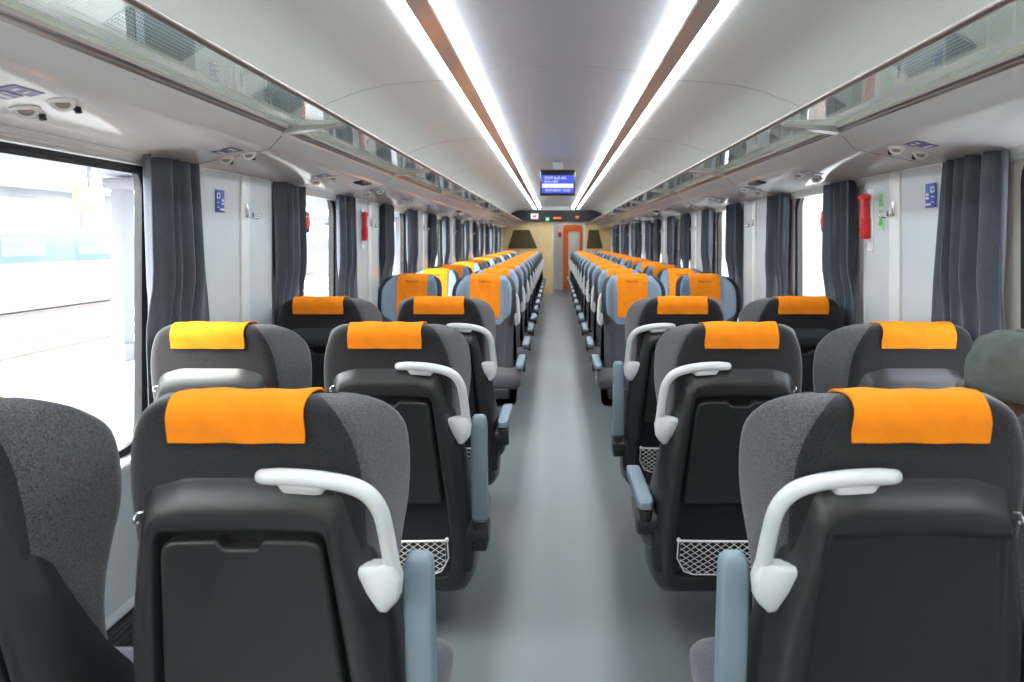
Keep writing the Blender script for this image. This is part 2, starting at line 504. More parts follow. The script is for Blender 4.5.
def seat_net():
    bm = bmesh.new()
    ol = [(-.187, .425), (-.190, .36), (-.165, .312), (-.135, .300), (.135, .300), (.165, .312), (.190, .36), (.187, .425)]
    def inside(u, v):
        c = False; n = len(ol)
        for i in range(n):
            (x1, y1), (x2, y2) = ol[i], ol[(i+1) % n]
            if (y1 > v) != (y2 > v) and u < (x2-x1)*(v-y1)/(y2-y1)+x1: c = not c
        return c
    def Q(u, v):
        b = .012*max(0, 1-(u/.19)**2)*max(0, 1-((v-.365)/.08)**2)
        return P3(u, v, SHD-.001-b)
    def seg(a, b, w):
        pa, pb = Q(*a), Q(*b)
        d = (pb-pa); s = d.cross(Vector((0, 1, 0))).normalized()*w; k = Vector((0, w, 0))
        A = [pa+s, pa+k, pa-s, pa-k]; B = [pb+s, pb+k, pb-s, pb-k]
        add_loops(bm, [A, B])
    S = .021
    for sg in (1, -1):
        k = -22
        while k < 44:
            c = k*S; prev = None
            for q in range(0, 41):
                u = -.19+.38*q/40
                v = .30+sg*(u*.72)+ (c if sg > 0 else c) -.2
                if inside(u, v):
                    if prev: seg(prev, (u, v), .0012)
                    prev = (u, v)
                else: prev = None
            k += 1
    for i in range(len(ol)):
        a, b = ol[i], ol[(i+1) % len(ol)]
        w = .0042 if i == len(ol)-1 else .0025
        n = 8 if abs(a[0]-b[0]) > .2 else 1
        for q in range(n):
            seg((a[0]+(b[0]-a[0])*q/n, a[1]+(b[1]-a[1])*q/n), (a[0]+(b[0]-a[0])*(q+1)/n, a[1]+(b[1]-a[1])*(q+1)/n), w)
    for u in (-.187, .187):
        add_box(bm, P3(u, .428, SHD-.002), (.012, .010, .014), .003)
    return finish('net_pocket', bm, M['net'], False)

def seat_handle(m):
    bm = bmesh.new()
    pts = [(.040, -.012, 1.008), (.050, -.034, 1.014), (.095, -.040, 1.016), (.150, -.040, 1.012), (.205, -.036, 1.000), (.240, -.032, .980), (.259, -.026, .946),
           (.265, -.018, .90), (.269, -.010, .845), (.272, -.004, .80), (.268, -.002, .775), (.256, -.002, .755)]
    pts = [(.040+(x-.040)*.94, y, z+.007) for x, y, z in pts]
    path = spline([(x*m, y+yb(z)+.012, z) for x, y, z in pts], 6)
    n = len(path)
    ra = [.010+.0045*min(1, i/10)+.003*max(0, (i-n*.6)/n) for i in range(n)]
    rb = [.009+.004*min(1, i/8) for i in range(n)]
    tube(bm, path, ra, rb, 12, Vector((0, 1, 0)))
    # foot block under the top bar
    def prism(poly, d0, d1, r):
        lo = []
        for d, g in ((d0, 0.), (d1+.006, 0.), (d1, -.005)):
            cx = sum(p[0] for p in poly)/len(poly); cz = sum(p[1] for p in poly)/len(poly)
            pp = [(cx+(x-cx)*(1+g/.03), cz+(z-cz)*(1+g/.03), r) for x, z in poly]
            lo.append([Vector((p.x*m, yb(p.y)+d, p.y)) for p in rpoly(pp, 4)])
        add_loops(bm, lo)
    prism([(.070, 1.018), (.160, 1.010), (.152, .990), (.085, .995)], .0, -.036, .006)
    prism([(.188, .838), (.234, .840), (.262, .85), (.273, .81), (.268, .772), (.245, .746), (.231, .748), (.209, .787)], .020, -.012, .008)
    return finish('grab_handle', bm, M['handle'], True, 50)

AX = .292                      # lateral position of the armrest
def arm_pad(m, up):
    bm = bmesh.new()
    if up:
        a = Vector((AX*m, yb(.44)+.035, .44)); b = Vector((AX*m, yb(.83)+.060, .83))
    else:
        a = Vector((AX*m, yb(.5)+.010, .512)); b = Vector((AX*m, yb(.5)+.385, .500))
    ax = (b-a); L = ax.length; ax.normalize()
    side = Vector((1, 0, 0)); nor = side.cross(ax)
    loops = []
    for t, g in ((0, .55), (.012, .85), (.03, 1), (L-.03, 1), (L-.012, .88), (L-.003, .65), (L, .4)):
        rp = rpoly([(-.028*g, -.020*g, .009*g), (.028*g, -.020*g, .009*g), (.028*g, .020*g, .009*g), (-.028*g, .020*g, .009*g)], 3)
        loops.append([a+ax*t+side*p.x+nor*p.y for p in rp])
    add_loops(bm, loops)
    return finish('armrest_pad', bm, M['pad'], True, 50)

def arm_bracket(m, up):
    bm = bmesh.new()
    yh = yb(.46)+.055
    # barrel hinge
    zc = .443 if not up else .405
    disc_profile(bm, (AX*m-.033*m, yh, zc), (m, 0, 0), [(.001, -.045), (.040, -.045), (.046, -.035), (.046, .055), (.040, .062), (.001, .062)], 20)
    if up:
        add_box(bm, (AX*m, yh-.012, .405), (.052, .06, .11), .010)
    else:
        add_box(bm, (AX*m, yb(.5)+.06, .463), (.046, .085, .06), .010)
        add_box(bm, (AX*m, yb(.5)+.19, .480), (.042, .34, .022), .008)
    return finish('armrest_bracket', bm, M['frame'], True, 45)

def seat_cushion(ox=0.):
    bm = bmesh.new()
    rings = []
    ya, yc = yb(.45)+.03, yb(.45)+.37
    for z, g in ((.365, -.03), (.372, -.012), (.39, 0), (.435, .004), (.462, -.004), (.474, -.022), (.478, -.05)):
        rings.append([Vector((p.x+ox, p.y, z-.030 - (.012 if p.y > yc-.1 and z > .45 else 0))) for p in
                      rpoly([(-.240-g, ya-g, .05), (.240+g, ya-g, .05), (.248+g, yc+g, .07), (-.248-g, yc+g, .07)], 6)])
    add_loops(bm, rings)
    return finish('seat_cushion', bm, M['seat_cloth'], True, 60)

def seat_base(m):
    bm = bmesh.new()
    add_box(bm, (0, yb(.3)+.20, .310), (.44, .32, .08), .015)
    add_box(bm, (.22*m, yb(.3)+.06, .36), (.10, .16, .17), .02)
    add_box(bm, (-.13*m, yb(.3)+.20, .145), (.07, .24, .27), .012)
    add_box(bm, (-.13*m, yb(.3)+.20, .0125), (.12, .36, .024), .006)
    return finish('pedestal', bm, M['frame'], True, 45)

def seat_hook(m):
    bm = bmesh.new()
    z = .945; x = -.180*m
    tube(bm, spline([(x+.012*m, yb(z)-.020, z+.008), (x+.004*m, yb(z)-.026, z+.007), (x+.003*m, yb(z)-.030, z), (x+.002*m, yb(z)-.028, z-.006), (x+.012*m, yb(z)-.034, z-.004)], 3), .0025, None, 6, Vector((.3, .2, 1)))
    return finish('coat_hook', bm, M['chrome'], True, 60)

WORD = text_mesh('wordmark', 'RegioJet', .030, plain('brown_print', (.30, .07, .01), .8))
ME = {'headrest': seat_headrest(), 'backrest': seat_backrest(), 'cover': seat_cover(), 'shell': seat_shell(), 'shell_p': seat_shell(True),
      'tray': seat_tray(), 'net': seat_net(), 'cushion': seat_cushion(), ('cush', 1): seat_cushion(.055), ('cush', -1): seat_cushion(-.055)}
for m in (1, -1):
    ME['handle', m] = seat_handle(m); ME['base', m] = seat_base(m); ME['hook', m] = seat_hook(m)
    for up in (0, 1):
        ME['pad', m, up] = arm_pad(m, up); ME['brk', m, up] = arm_bracket(m, up)

def make_seat(label, group, x, y, facing, aisle, arm_up=False, plain_panel=False):
    """facing=True: looks towards the camera"""
    left = x < 0
    m = 1 if left else -1
    if facing: m = -m
    t = thing('train_seat', label, 'seat', (x, y, 0), PI if facing else 0, group)
    obj('headrest', ME['headrest'], t); obj('backrest', ME['backrest'], t)
    c = obj('headrest_cover', ME['cover'], t); c['label'] = 'orange cloth cover over the headrest'
    if facing:
        w = obj('wordmark', WORD, c)
        z = 1.105
        w.location = (0, yb(z)+tab(ZT-z)[3]+.0098, z)
        w.rotation_euler = (PI/2-math.atan(TAN), 0, PI)
    s = obj('back_shell', ME['shell_p' if plain_panel else 'shell'], t)
    if not plain_panel:
        obj('tray_table', ME['tray'], s)
        n = obj('net_pocket', ME['net'], s); n['label'] = 'white mesh net pocket'
    obj('seat_cushion', ME['cush', m] if aisle else ME['cushion'], t)
    obj('pedestal', ME['base', m], t)
    obj('coat_hook', ME['hook', m], s)
    if aisle:
        h = obj('grab_handle', ME['handle', m], t); h['label'] = 'light grey grab handle'
        a = obj('armrest', ME['brk', m, int(arm_up)], t)
        obj('armrest_pad', ME['pad', m, int(arm_up)], a)['label'] = 'blue-grey armrest pad'
    return t

XA, XW = .580, 1.155
ROW = [1.03, 1.93, 2.83]
rown = ['nearest row', 'second row', 'third row']
for r, y in enumerate(ROW):
    for s, sd in ((-1, 'left'), (1, 'right')):
        up = (r, s) not in ((2, -1), (1, 1))
        extra = {(0, -1): 'with tray notch and raised armrest', (0, 1): 'with plain inset back panel', (1, -1): 'with raised armrest', (1, 1): 'with lowered armrest',
                 (2, -1): 'with lowered armrest', (2, 1): 'with raised armrest'}[(r, s)]
        make_seat(f'dark-backed aisle seat {sd} of the aisle, {rown[r]}, {extra}', 'dark-backed seats facing away', s*XA+(.030 if (r, s) == (0, 1) else 0), y, False, True, up, (r, s) == (0, 1))
        wl = ['cut off by the picture edge', '', ''][r] if s < 0 else ['holding the capped person', 'beyond the olive cap', ''][r]
        make_seat(f'dark-backed window seat, {sd} of the aisle, {rown[r]}' + (', ' + wl if wl else ''), 'dark-backed seats facing away', s*(XW+(.010 if r == 0 else 0)), y-(.035 if (r, s) == (0, -1) else 0), False, False)
ordn = ['first', 'second', 'third', 'fourth', 'fifth', 'sixth', 'seventh', 'eighth', 'ninth', 'tenth', 'eleventh', 'last']
for k in range(12):
    y = 4.84 + .88*k
    for s, sd in ((-1, 'left'), (1, 'right')):
        make_seat(f'blue-grey winged aisle seat facing us, {sd} of the aisle, {ordn[k]} behind the dark-backed rows', 'orange-covered seats facing the camera', s*XA, y, True, True)
        make_seat(f'blue-grey winged window seat facing us, {sd} wall side, {ordn[k]} behind the dark-backed rows', 'orange-covered seats facing the camera', s*XW, y, True, False)

# ------------------------------------------------------------------ SHELL OF THE CARRIAGE
struct('floor', box_me('floor', (0, (Y0+Y1+2)/2, -.03), (3.0, Y1-Y0+2.4, .06), M['floor']))
PS = {-1: [2.64+1.77*k for k in range(-3, 8)], 1: [2.50+1.77*k for k in range(-3, 8)]}    # window pillars
WZ0, WZ1 = .700, 1.725
def cz(z): return z+CZ
ceil_out = [(.59, 2.262), (.75, 2.254), (.90, 2.238), (1.05, 2.203), (1.20, 2.145), (1.30, 2.09), (1.385, 2.025)]
mid = [(-.455, 2.287), (-.41, 2.295), (-.36, 2.315), (-.2, 2.326), (0, 2.329), (.2, 2.326), (.36, 2.315), (.41, 2.295), (.455, 2.287)]
struct('ceiling', extrude_y('ceiling', mid, Y0, Y1, M['ceil_mid']))
for s, sd in ((-1, 'left'), (1, 'right')):
    struct(f'ceiling_{sd}', extrude_y('ceiling_side', mir(ceil_out, s), Y0, Y1, M['ceil']))
    P = PS[s]
    # wall with its window openings
    bm = bmesh.new()
    xc, th = 1.470, .05
    def wb(y0, y1, z0, z1): add_box(bm, (s*xc, (y0+y1)/2, (z0+z1)/2), (th, y1-y0, z1-z0))
    wb(Y0, Y1, -.06, WZ0); wb(Y0, Y1, WZ1, 2.40)
    wins = [(P[k]+.44, P[k+1]-(.55 if s < 0 else .60)) for k in range(len(P)-1)]
    prev = Y0
    for a, b in wins:
        wb(prev, a, WZ0, WZ1); prev = b
    wb(prev, Y1, WZ0, WZ1) if prev < Y1 else None
    struct(f'wall_{sd}', finish(f'wall_{sd}', bm, M['wall'], False))
    # rear wall of the rack
    struct(f'trim_rack_back_{sd}', extrude_y('rack_back', mir([(1.385, 2.03), (1.388, 1.86), (1.06, 1.852)], s), Y0, Y1, M['olive']))
    # console under the rack
    con = [(1.055, 1.853), (1.060, 1.838), (1.074, 1.828), (1.112, 1.786), (1.124, 1.776), (1.30, 1.741), (1.428, 1.714), (1.445, 1.715)]
    struct(f'trim_console_{sd}', extrude_y('console', mir(con, s), Y0, Y1, M['console'], sharp=60))
    # ribbed curtain rail above the windows
    rb = [(1.408, 1.722), (1.408, 1.712), (1.415, 1.710), (1.415, 1.703), (1.422, 1.701), (1.422, 1.694), (1.429, 1.692), (1.429, 1.685), (1.444, 1.681), (1.444, 1.722)]
    struct(f'trim_rail_{sd}', extrude_y('curtain_rail', mir(rb, s), Y0, Y1, M['white'], closed=True, smooth=False))
    # sill, lower lining, heater casing
    sl = [(1.408, .690), (1.408, .702), (1.414, .710), (1.444, .718), (1.444, .670), (1.415, .670)]
    struct(f'trim_sill_{sd}', extrude_y('sill', mir(sl, s), Y0, Y1, M['white'], closed=True, smooth=False))
    lw = [(1.425, .669), (1.425, .25), (1.415, .23), (1.415, .22), (1.444, .22), (1.444, .669)]
    struct(f'trim_lining_{sd}', extrude_y('lining', mir(lw, s), Y0, Y1, M['lower'], closed=True, smooth=False))
    bm = bmesh.new()
    add_box(bm, (s*1.425, (Y0+Y1)/2, .10), (.040, Y1-Y0, .20), .004)
    for q in range(7): add_box(bm, (s*1.403, (Y0+Y1)/2, .04+q*.024), (.008, Y1-Y0-.02, .010), .002)
    struct(f'baseboard_{sd}', finish('heater_casing', bm, M['grille'], False))
    # windows
    for k, (a, b) in enumerate(wins):
        n = k+1 if s < 0 else k+1+len(wins)
        root = bpy.data.objects.new(f'window_{n}', None); COL.objects.link(root); root['kind'] = 'structure'
        root.location = (s*1.470, (a+b)/2, WZ0)
        w, h = b-a, WZ1-WZ0
        def loop(ins, r, x):
            return [Vector((x*s, p.x, p.y)) for p in rpoly([(-w/2+ins, ins, r), (w/2-ins, ins, r), (w/2-ins, h-ins, r), (-w/2+ins, h-ins, r)], 8)]
        bm = bmesh.new()
        add_loops(bm, [loop(-.012, .002, .022), loop(-.012, .002, -.028), loop(.022, .10, -.024), loop(.024, .10, -.010)], False, False)
        obj('window_frame', finish('window_frame', bm, M['beige'], True, 30), root)
        bm = bmesh.new()
        add_loops(bm, [loop(.020, .10, .018), loop(.020, .10, -.028), loop(.040, .10, -.022), loop(.040, .10, -.014)], False, False)
        obj('gasket', finish('gasket', bm, M['gasket'], True, 30), root)
        bm = bmesh.new()
        add_loops(bm, [loop(.034, .10, -.018), loop(.034, .10, -.013)], True, True)
        obj('pane', finish('pane', bm, M['glass'], False), root)
    # convex pillar panels with a white post strip
    for k, p in enumerate(P):
        bm = bmesh.new()
        prof = [(x+.046, y) for x, y in [(1.399, -.315), (1.385, -.312), (1.372, -.29), (1.364, -.25), (1.360, -.15), (1.358, 0), (1.356, .06), (1.352, .16), (1.354, .22), (1.364, .27), (1.380, .305), (1.399, .315)]]
        A = [bm.verts.new((s*x, p+y, .718)) for x, y in prof]; B = [bm.verts.new((s*x, p+y, 1.714)) for x, y in prof]
        for i in range(len(prof)-1): bm.faces.new((A[i], A[i+1], B[i+1], B[i]))
        pn = struct(f'trim_panel_{sd}_{k+1}', finish('pillar_panel', bm, M['panel'], True, 60))
        struct('post_strip', box_me('post_strip', (s*1.400, p, 1.215), (.012, .075, .990), M['white'], .003), pn)

    # ------------------------------------------------ luggage rack
    rk = thing('luggage_rack', f'long glass luggage rack with aluminium edge above the {sd} windows', 'luggage rack', (s*1.0, Y0, 1.86))
    def rp(o): o.parent = rk; o.matrix_parent_inverse = Matrix.Translation((-s*1.0, -Y0, -1.86)); return o
    g = [(.822, 1.874), (1.056, 1.864), (1.056, 1.872), (.822, 1.882)]
    rp(obj('glass_shelf', extrude_y('glass_shelf', mir(g, s), Y0+.01, Y1-.01, M['rackglass'], closed=True, smooth=False)))
    e = [(.806, 1.878), (.809, 1.872), (.816, 1.869), (.826, 1.872), (.826, 1.883), (.816, 1.888), (.809, 1.884)]
    rp(obj('edge_profile', extrude_y('edge_profile', mir(e, s), Y0+.01, Y1-.01, M['rail'], closed=True, sharp=60)))
    r1 = [(1.036, 1.862), (1.036, 1.852), (1.048, 1.848), (1.048, 1.843), (1.072, 1.835), (1.078, 1.845), (1.078, 1.862)]
    rp(obj('rail', extrude_y('rail', mir(r1, s), Y0+.01, Y1-.01, M['rail'], closed=True, smooth=False)))
    y = 2.28-1.53
    while y < Y1-.3:
        bm = bmesh.new()
        lo = []
        for x, za, zb_, wy in ((1.06, 1.835, 1.862, .026), (.95, 1.850, 1.868, .020), (.84, 1.862, 1.872, .016), (.83, 1.864, 1.872, .014)):
            lo.append([Vector((s*x, y-wy, za)), Vector((s*x, y+wy, za)), Vector((s*x, y+wy, zb_)), Vector((s*x, y-wy, zb_))])
        add_loops(bm, lo)
        rp(obj('bracket', finish('bracket', bm, M['alu'], True, 30)))
        y += 1.53
    # seams across console at brackets
    bm = bmesh.new(); y = .75
    while y < Y1-.3:
        for (xa, za), (xb, zb_) in zip(con[2:7], con[3:8]):
            c = Vector((s*(xa+xb)/2, y, (za+zb_)/2-.0005)); L = math.hypot(xb-xa, zb_-za)
            add_box(bm, c, (L, .004, .002), 0, Matrix.Rotation(-s*math.atan2(zb_-za, xb-xa) if True else 0, 4, 'Y'))
        y += 1.53
    struct(f'trim_seam_{sd}', finish('console_seam', bm, M['lens'], False))

    # ------------------------------------------------ ceiling light line
    cl = thing('ceiling_light', f'paired white light strips with polished channel along the ceiling, {sd} of the screen', 'ceiling light', (s*.48, Y0, 2.25))
    def cp(o): o.parent = cl; o.matrix_parent_inverse = Matrix.Translation((-s*.48, -Y0, -2.25)); return o
    ch = [(.452, 2.285), (.452, 2.242), (.458, 2.236), (.532, 2.236), (.538, 2.242), (.538, 2.285)]
    cp(obj('channel', extrude_y('channel', mir(ch, s), Y0+.02, Y1-.25, M['mirror'], closed=True, smooth=False)))
    d1 = [(.540, 2.270), (.540, 2.244), (.588, 2.252), (.588, 2.270)]
    d2 = [(.450, 2.286), (.450, 2.246), (.432, 2.252), (.416, 2.270), (.412, 2.286)]
    cp(obj('light_tube', extrude_y('light_tube', mir(d1, s), Y0+.02, Y1-.25, M['tube'], closed=True, smooth=False)))
    cp(obj('light_tube', extrude_y('light_tube', mir(d2, s), Y0+.02, Y1-.25, M['tube'], closed=True, smooth=False)))

# ceiling panel joints (fine dark lines across)
bm = bmesh.new()
for y in (1.35, 3.1, 4.85, 6.6, 8.35, 10.1, 11.85, 13.6):
    for s in (1, -1):
        for (xa, za), (xb, zb_) in zip(ceil_out[:-1], ceil_out[1:]):
            L = math.hypot(xb-xa, zb_-za)
            add_box(bm, (s*(xa+xb)/2, y, (za+zb_)/2-.0005), (L, .003, .002), 0, Matrix.Rotation(-s*math.atan2(zb_-za, xb-xa), 4, 'Y'))
    for (xa, za), (xb, zb_) in zip(mid[:-1], mid[1:]):
        L = math.hypot(xb-xa, zb_-za)
        add_box(bm, ((xa+xb)/2, y, (za+zb_)/2-.0005), (L, .003, .002), 0, Matrix.Rotation(-math.atan2(zb_-za, xb-xa), 4, 'Y'))
struct('trim_ceiling_joint', finish('ceiling_joint', bm, M['alu'], False))

# ------------------------------------------------------------------ CURTAINS
def curtain_mesh(s, w, lean, seed, ztop, zbot):
    rnd = random.Random(seed)
    nf = 5; NX, NZ = 60, 14
    ph = [rnd.uniform(-.35, .35) for _ in range(nf+1)]; am = [rnd.uniform(.35, 1.3) for _ in range(nf+1)]
    bm = bmesh.new()
    def pt(u, v):
        uw = u+.055*math.sin(2*PI*u*1.4+seed)
        y = (u-.5)*w*(.92+.14*v) + lean*v + .012*math.sin(2*PI*u*2.5+seed*1.7+1.5*v)
        f = max(0, min(nf-.001, uw*nf)); k = min(int(f), nf)
        sq = max(0., min(1., (v-.45)/.25)); sq = 1-.55*sq*sq*(3-2*sq)
        a = .031*(am[k]*(1-(f-k))+am[min(k+1, nf)]*(f-k))*sq
        ph_ = ph[k]*(1-(f-k))+ph[min(k+1, nf)]*(f-k)
        d = a*math.sin(2*PI*f+ph_+.5*v)
        d += .004*math.sin(2*PI*f*2.3+v*2+seed)*(.3+v)*sq
        x = -.004-(d+.012)*sq-abs(math.sin(PI*f+ph_*.5))*.006*sq
        return Vector((s*x, y, ztop+(zbot-ztop)*v))
    F = [[bm.verts.new(pt(i/NX, j/NZ)) for i in range(NX+1)] for j in range(NZ+1)]
    Bk = [[bm.verts.new(pt(i/NX, j/NZ)+Vector((s*.003, 0, 0))) for i in range(NX+1)] for j in range(NZ+1)]
    for j in range(NZ):
        for i in range(NX):
            bm.faces.new((F[j][i], F[j][i+1], F[j+1][i+1], F[j+1][i])); bm.faces.new((Bk[j][i], Bk[j+1][i], Bk[j+1][i+1], Bk[j][i+1]))
        for i in (0, NX): bm.faces.new((F[j][i], F[j+1][i], Bk[j+1][i], Bk[j][i]))
    for j in (0, NZ):
        for i in range(NX): bm.faces.new((F[j][i], F[j][i+1], Bk[j][i+1], Bk[j][i]))
    return finish('curtain', bm, M['curtain'], True, 80)
pil = ['first', 'second', 'third', 'fourth', 'fifth', 'sixth', 'seventh', 'eighth']
for s, sd in ((-1, 'left'), (1, 'right')):
    P = PS[s]
    cm = {(v, e): curtain_mesh(s, .35, .07 if e < 0 else .03, 11*v+e+3, 1.716, .82) for v in range(3) for e in (-1, 1)}
    for k, p in enumerate(P[3:]):
        for e, nm in ((-1, 'near edge'), (1, 'far edge')):
            if e > 0 and k == 7: continue
            o = obj('curtain', cm[(k+(1 if s > 0 else 0)) % 3, e], None, (s*1.412, p+e*((.50 if s < 0 else .47) if e < 0 else .43 if s < 0 else .47), 0))
            tag(o, f'grey-blue gathered curtain at the {nm} of the {pil[k]} pillar panel on the {sd} wall', 'curtain', f'curtains along the {sd} windows')

# ------------------------------------------------------------------ small fittings on the walls
def con_pt(t, lift=0.):
    """point on the lower console facet: t 0 (inner crease) .. 1 (window side)"""
    a, b = Vector((1.124, 1.776)), Vector((1.428, 1.714))
    q = Vector((1.30, 1.741))
    p = a.lerp(q, t/.6) if t < .6 else q.lerp(b, (t-.6)/.4)
    return p
def con_frame(s, t):
    p = con_pt(t); q = con_pt(min(1, t+.02)); r = con_pt(max(0, t-.02))
    d = (q-r).normalized()
    tx = Vector((s*d.x, 0, d.y)); nz = Vector((s*d.y, 0, -d.x))     # normal pointing down into the room
    if nz.z > 0: nz = -nz
    return Vector((s*p.x, 0, p.y)), tx, nz
rows_l = ['first', 'second', 'third', 'fourth', 'fifth', 'sixth', 'seventh', 'eighth', 'ninth', 'tenth']
for s, sd in ((-1, 'left'), (1, 'right')):
    for k in range(10):
        yy = (1.42 if s < 0 else 1.28) + .86*k
        o0, tx0, nz0 = con_frame(s, .42)
        u = thing('reading_lamp_set', f'pair of round reading lamps with black switches under the {sd} rack, {rows_l[k]} from the camera', 'reading lamp', (o0.x, yy, o0.z), 0, f'reading lamps under the {sd} rack')
        for t in (.26, .56):
            o, tx, nz = con_frame(s, t)
            nl = (nz+Vector((-s*.45, -.55, 0))).normalized()
            bm = bmesh.new()
            c = Vector((o.x-o0.x, 0, o.z-o0.z))
            disc_profile(bm, c, nz, [(.030, -.001), (.030, .003), (.026, .006)], 28)
            disc_profile(bm, c, nl, [(.025, -.004), (.026, .006), (.023, .012), (.016, .012), (.014, .008)], 28)
            l = obj('lamp_ring', finish('lamp_ring', bm, M['white'], True, 50), u)
            bm = bmesh.new()
            disc_profile(bm, c, nl, [(.0138, .001), (.0138, .0095), (.008, .0105)], 24)
            obj('lens', finish('lens', bm, M['lens'], True, 50), l)
            bm = bmesh.new()
            c2 = c + Vector((0, .058, 0)) + tx*.012
            disc_profile(bm, c2, nz, [(.009, -.001), (.009, .006), (.0065, .008), (.0065, .013), (.004, .015)], 16)
            add_box(bm, c2+nz*.009+Vector((0, .006, 0)), (.008, .011, .008), .002)
            obj('switch', finish('switch', bm, M['black'], True, 40), u)
        o, tx, nz = con_frame(s, .34)
        st = thing('seat_number_sticker', f'purple and white seat number sticker beside the {rows_l[k]} lamp pair under the {sd} rack', 'sticker', (o.x, yy-.105, o.z), 0, f'seat number stickers under the {sd} rack')
        for q, (off, wd, mm) in enumerate(((-.022, .036, 'purple'), (.022, .040, 'signblue'))):
            bm = bmesh.new()
            R = Matrix((( tx.x, 0, nz.x, 0), (tx.y, 1, nz.y, 0), (tx.z, 0, nz.z, 0), (0, 0, 0, 1)))
            add_box(bm, tx*off+nz*.0012, (wd, .078 if q == 0 else .060, .0016), 0, R)
            b_ = obj('band', finish('band', bm, M['purple'], False), st)
        for q in range(2): obj('pictogram', box_me('pictogram', tx*(-.022)+nz*.0024+Vector((0, -.016+q*.026, 0)), (.015, .010, .0012), M['paper'], 0, R), st)
        obj('pictogram', box_me('pictogram', tx*.024+nz*.0024, (.010, .044, .0012), M['paper'], 0, R), st)
    for k, yy in enumerate((3.50, 7.0, 10.5, 14.0)):
        o, tx, nz = con_frame(s, .12)
        bm = bmesh.new()
        R = Matrix(((tx.x, 0, nz.x, 0), (tx.y, 1, nz.y, 0), (tx.z, 0, nz.z, 0), (0, 0, 0, 1)))
        add_box(bm, nz*.004, (.055, .17, .012), .003, R)
        for q in range(4): add_box(bm, nz*.011+tx*(-.018+q*.012), (.005, .15, .004), .001, R)
        tag(obj('speaker_slot', finish('speaker_slot', bm, M['black'], True, 40), None, (o.x, yy, o.z)), f'black slotted speaker set in the underside of the {sd} rack, {pil[k]} from the camera', 'speaker', 'slotted speakers under the racks')
    # vents behind the rack glass
    for k in range(14):
        yy = 1.05+.86*k+ (0 if s < 0 else .2)
        bm = bmesh.new()
        d = Vector((1.385-1.20, 0, 2.025-2.145)).normalized(); tx = Vector((s*d.x, 0, d.z)); nz = Vector((s*d.z, 0, -d.x))
        R = Matrix(((tx.x, 0, nz.x, 0), (0, 1, 0, 0), (tx.z, 0, nz.z, 0), (0, 0, 0, 1)))
        add_box(bm, (0, 0, 0), (.11, .36, .008), .002, R)
        tag(obj('air_vent', finish('air_vent', bm, VENT if False else M['vent'] if 'vent' in M else M.setdefault('vent', perforated('perforated_vent', (.50, .56, .60), (.14, .17, .19), .011, .30)), True, 40), None, (s*1.293, yy, 2.0865)),
            f'blue-grey perforated air vent above the {sd} rack glass, {(rows_l+["eleventh","twelfth","thirteenth","fourteenth"])[k]} from the camera', 'air vent', f'air vents above the {sd} rack')
    # coat hooks on the pillar strips
    P = PS[s]
    for k, p in enumerate(P[3:10]):
        bm = bmesh.new()
        add_box(bm, (0, 0, .02), (.006, .018, .06), .002)
        for e in (-1, 1):
            tube(bm, spline([(-s*.002, 0, .0), (-s*.02, e*.012, -.012), (-s*.036, e*.026, -.010), (-s*.045, e*.036, .008)], 4), .0045, None, 8, Vector((0, 0, 1)))
        tag(obj('coat_hook', finish('coat_hook_wall', bm, M['chrome'], True, 50), None, (s*1.391, p, 1.54)), f'chrome double coat hook on the white strip of the {pil[k]} pillar, {sd} wall', 'coat hook', f'coat hooks on the {sd} wall')

def flat_sign(name, label, cat, s, y, z, w, h, mat, marks, x=1.404):
    """sign on a side wall: marks are (dy, dz, w, h, material)"""
    t = thing(name, label, cat, (s*x, y, z))
    obj('plate', box_me('plate', (0, 0, 0), (.003, w, h), mat, .0008), t)
    for dy, dz, ww, hh, mm in marks:
        obj('pictogram', box_me('pictogram', (-s*.0022, dy, dz), (.0018, ww, hh), M[mm]), t)
    return t
for s, sd, y in ((-1, 'left', 2.45), (1, 'right', 2.27)):
    # outline seat symbol, two arrows and a white base line
    mk = [(-.014, .030, .020, .004, 'paper'), (-.014, .012, .020, .004, 'paper'), (-.024, .021, .004, .022, 'paper'), (-.006, .021, .004, .022, 'paper'),
          (-.016, -.006, .018, .003, 'paper'), (.017, .004, .014, .010, 'paper'), (.017, -.010, .016, .008, 'paper'), (.012, -.034, .030, .008, 'paper'), (-.016, -.026, .012, .003, 'paper')]
    flat_sign('information_sign', f'small blue sign with white pictograms on the first pillar panel of the {sd} wall', 'sign', s, y, 1.590 if s < 0 else 1.600, .062, .092, M['signblue'], mk)
# green sticker
g = [(0, .045, .034, .062, 'green'), (0, -.052, .034, .056, 'green'), (.004, .052, .014, .010, 'paper'), (-.006, .036, .012, .008, 'paper'), (.002, -.004, .026, .012, 'green'), (-.004, -.044, .014, .008, 'paper'), (.003, -.062, .018, .007, 'paper')]
flat_sign('green_sticker', 'tall pale sticker with green print between red hammer and coat hook, right wall', 'sticker', 1, 2.605, 1.56, .044, .175, M['panel'], g, 1.400)

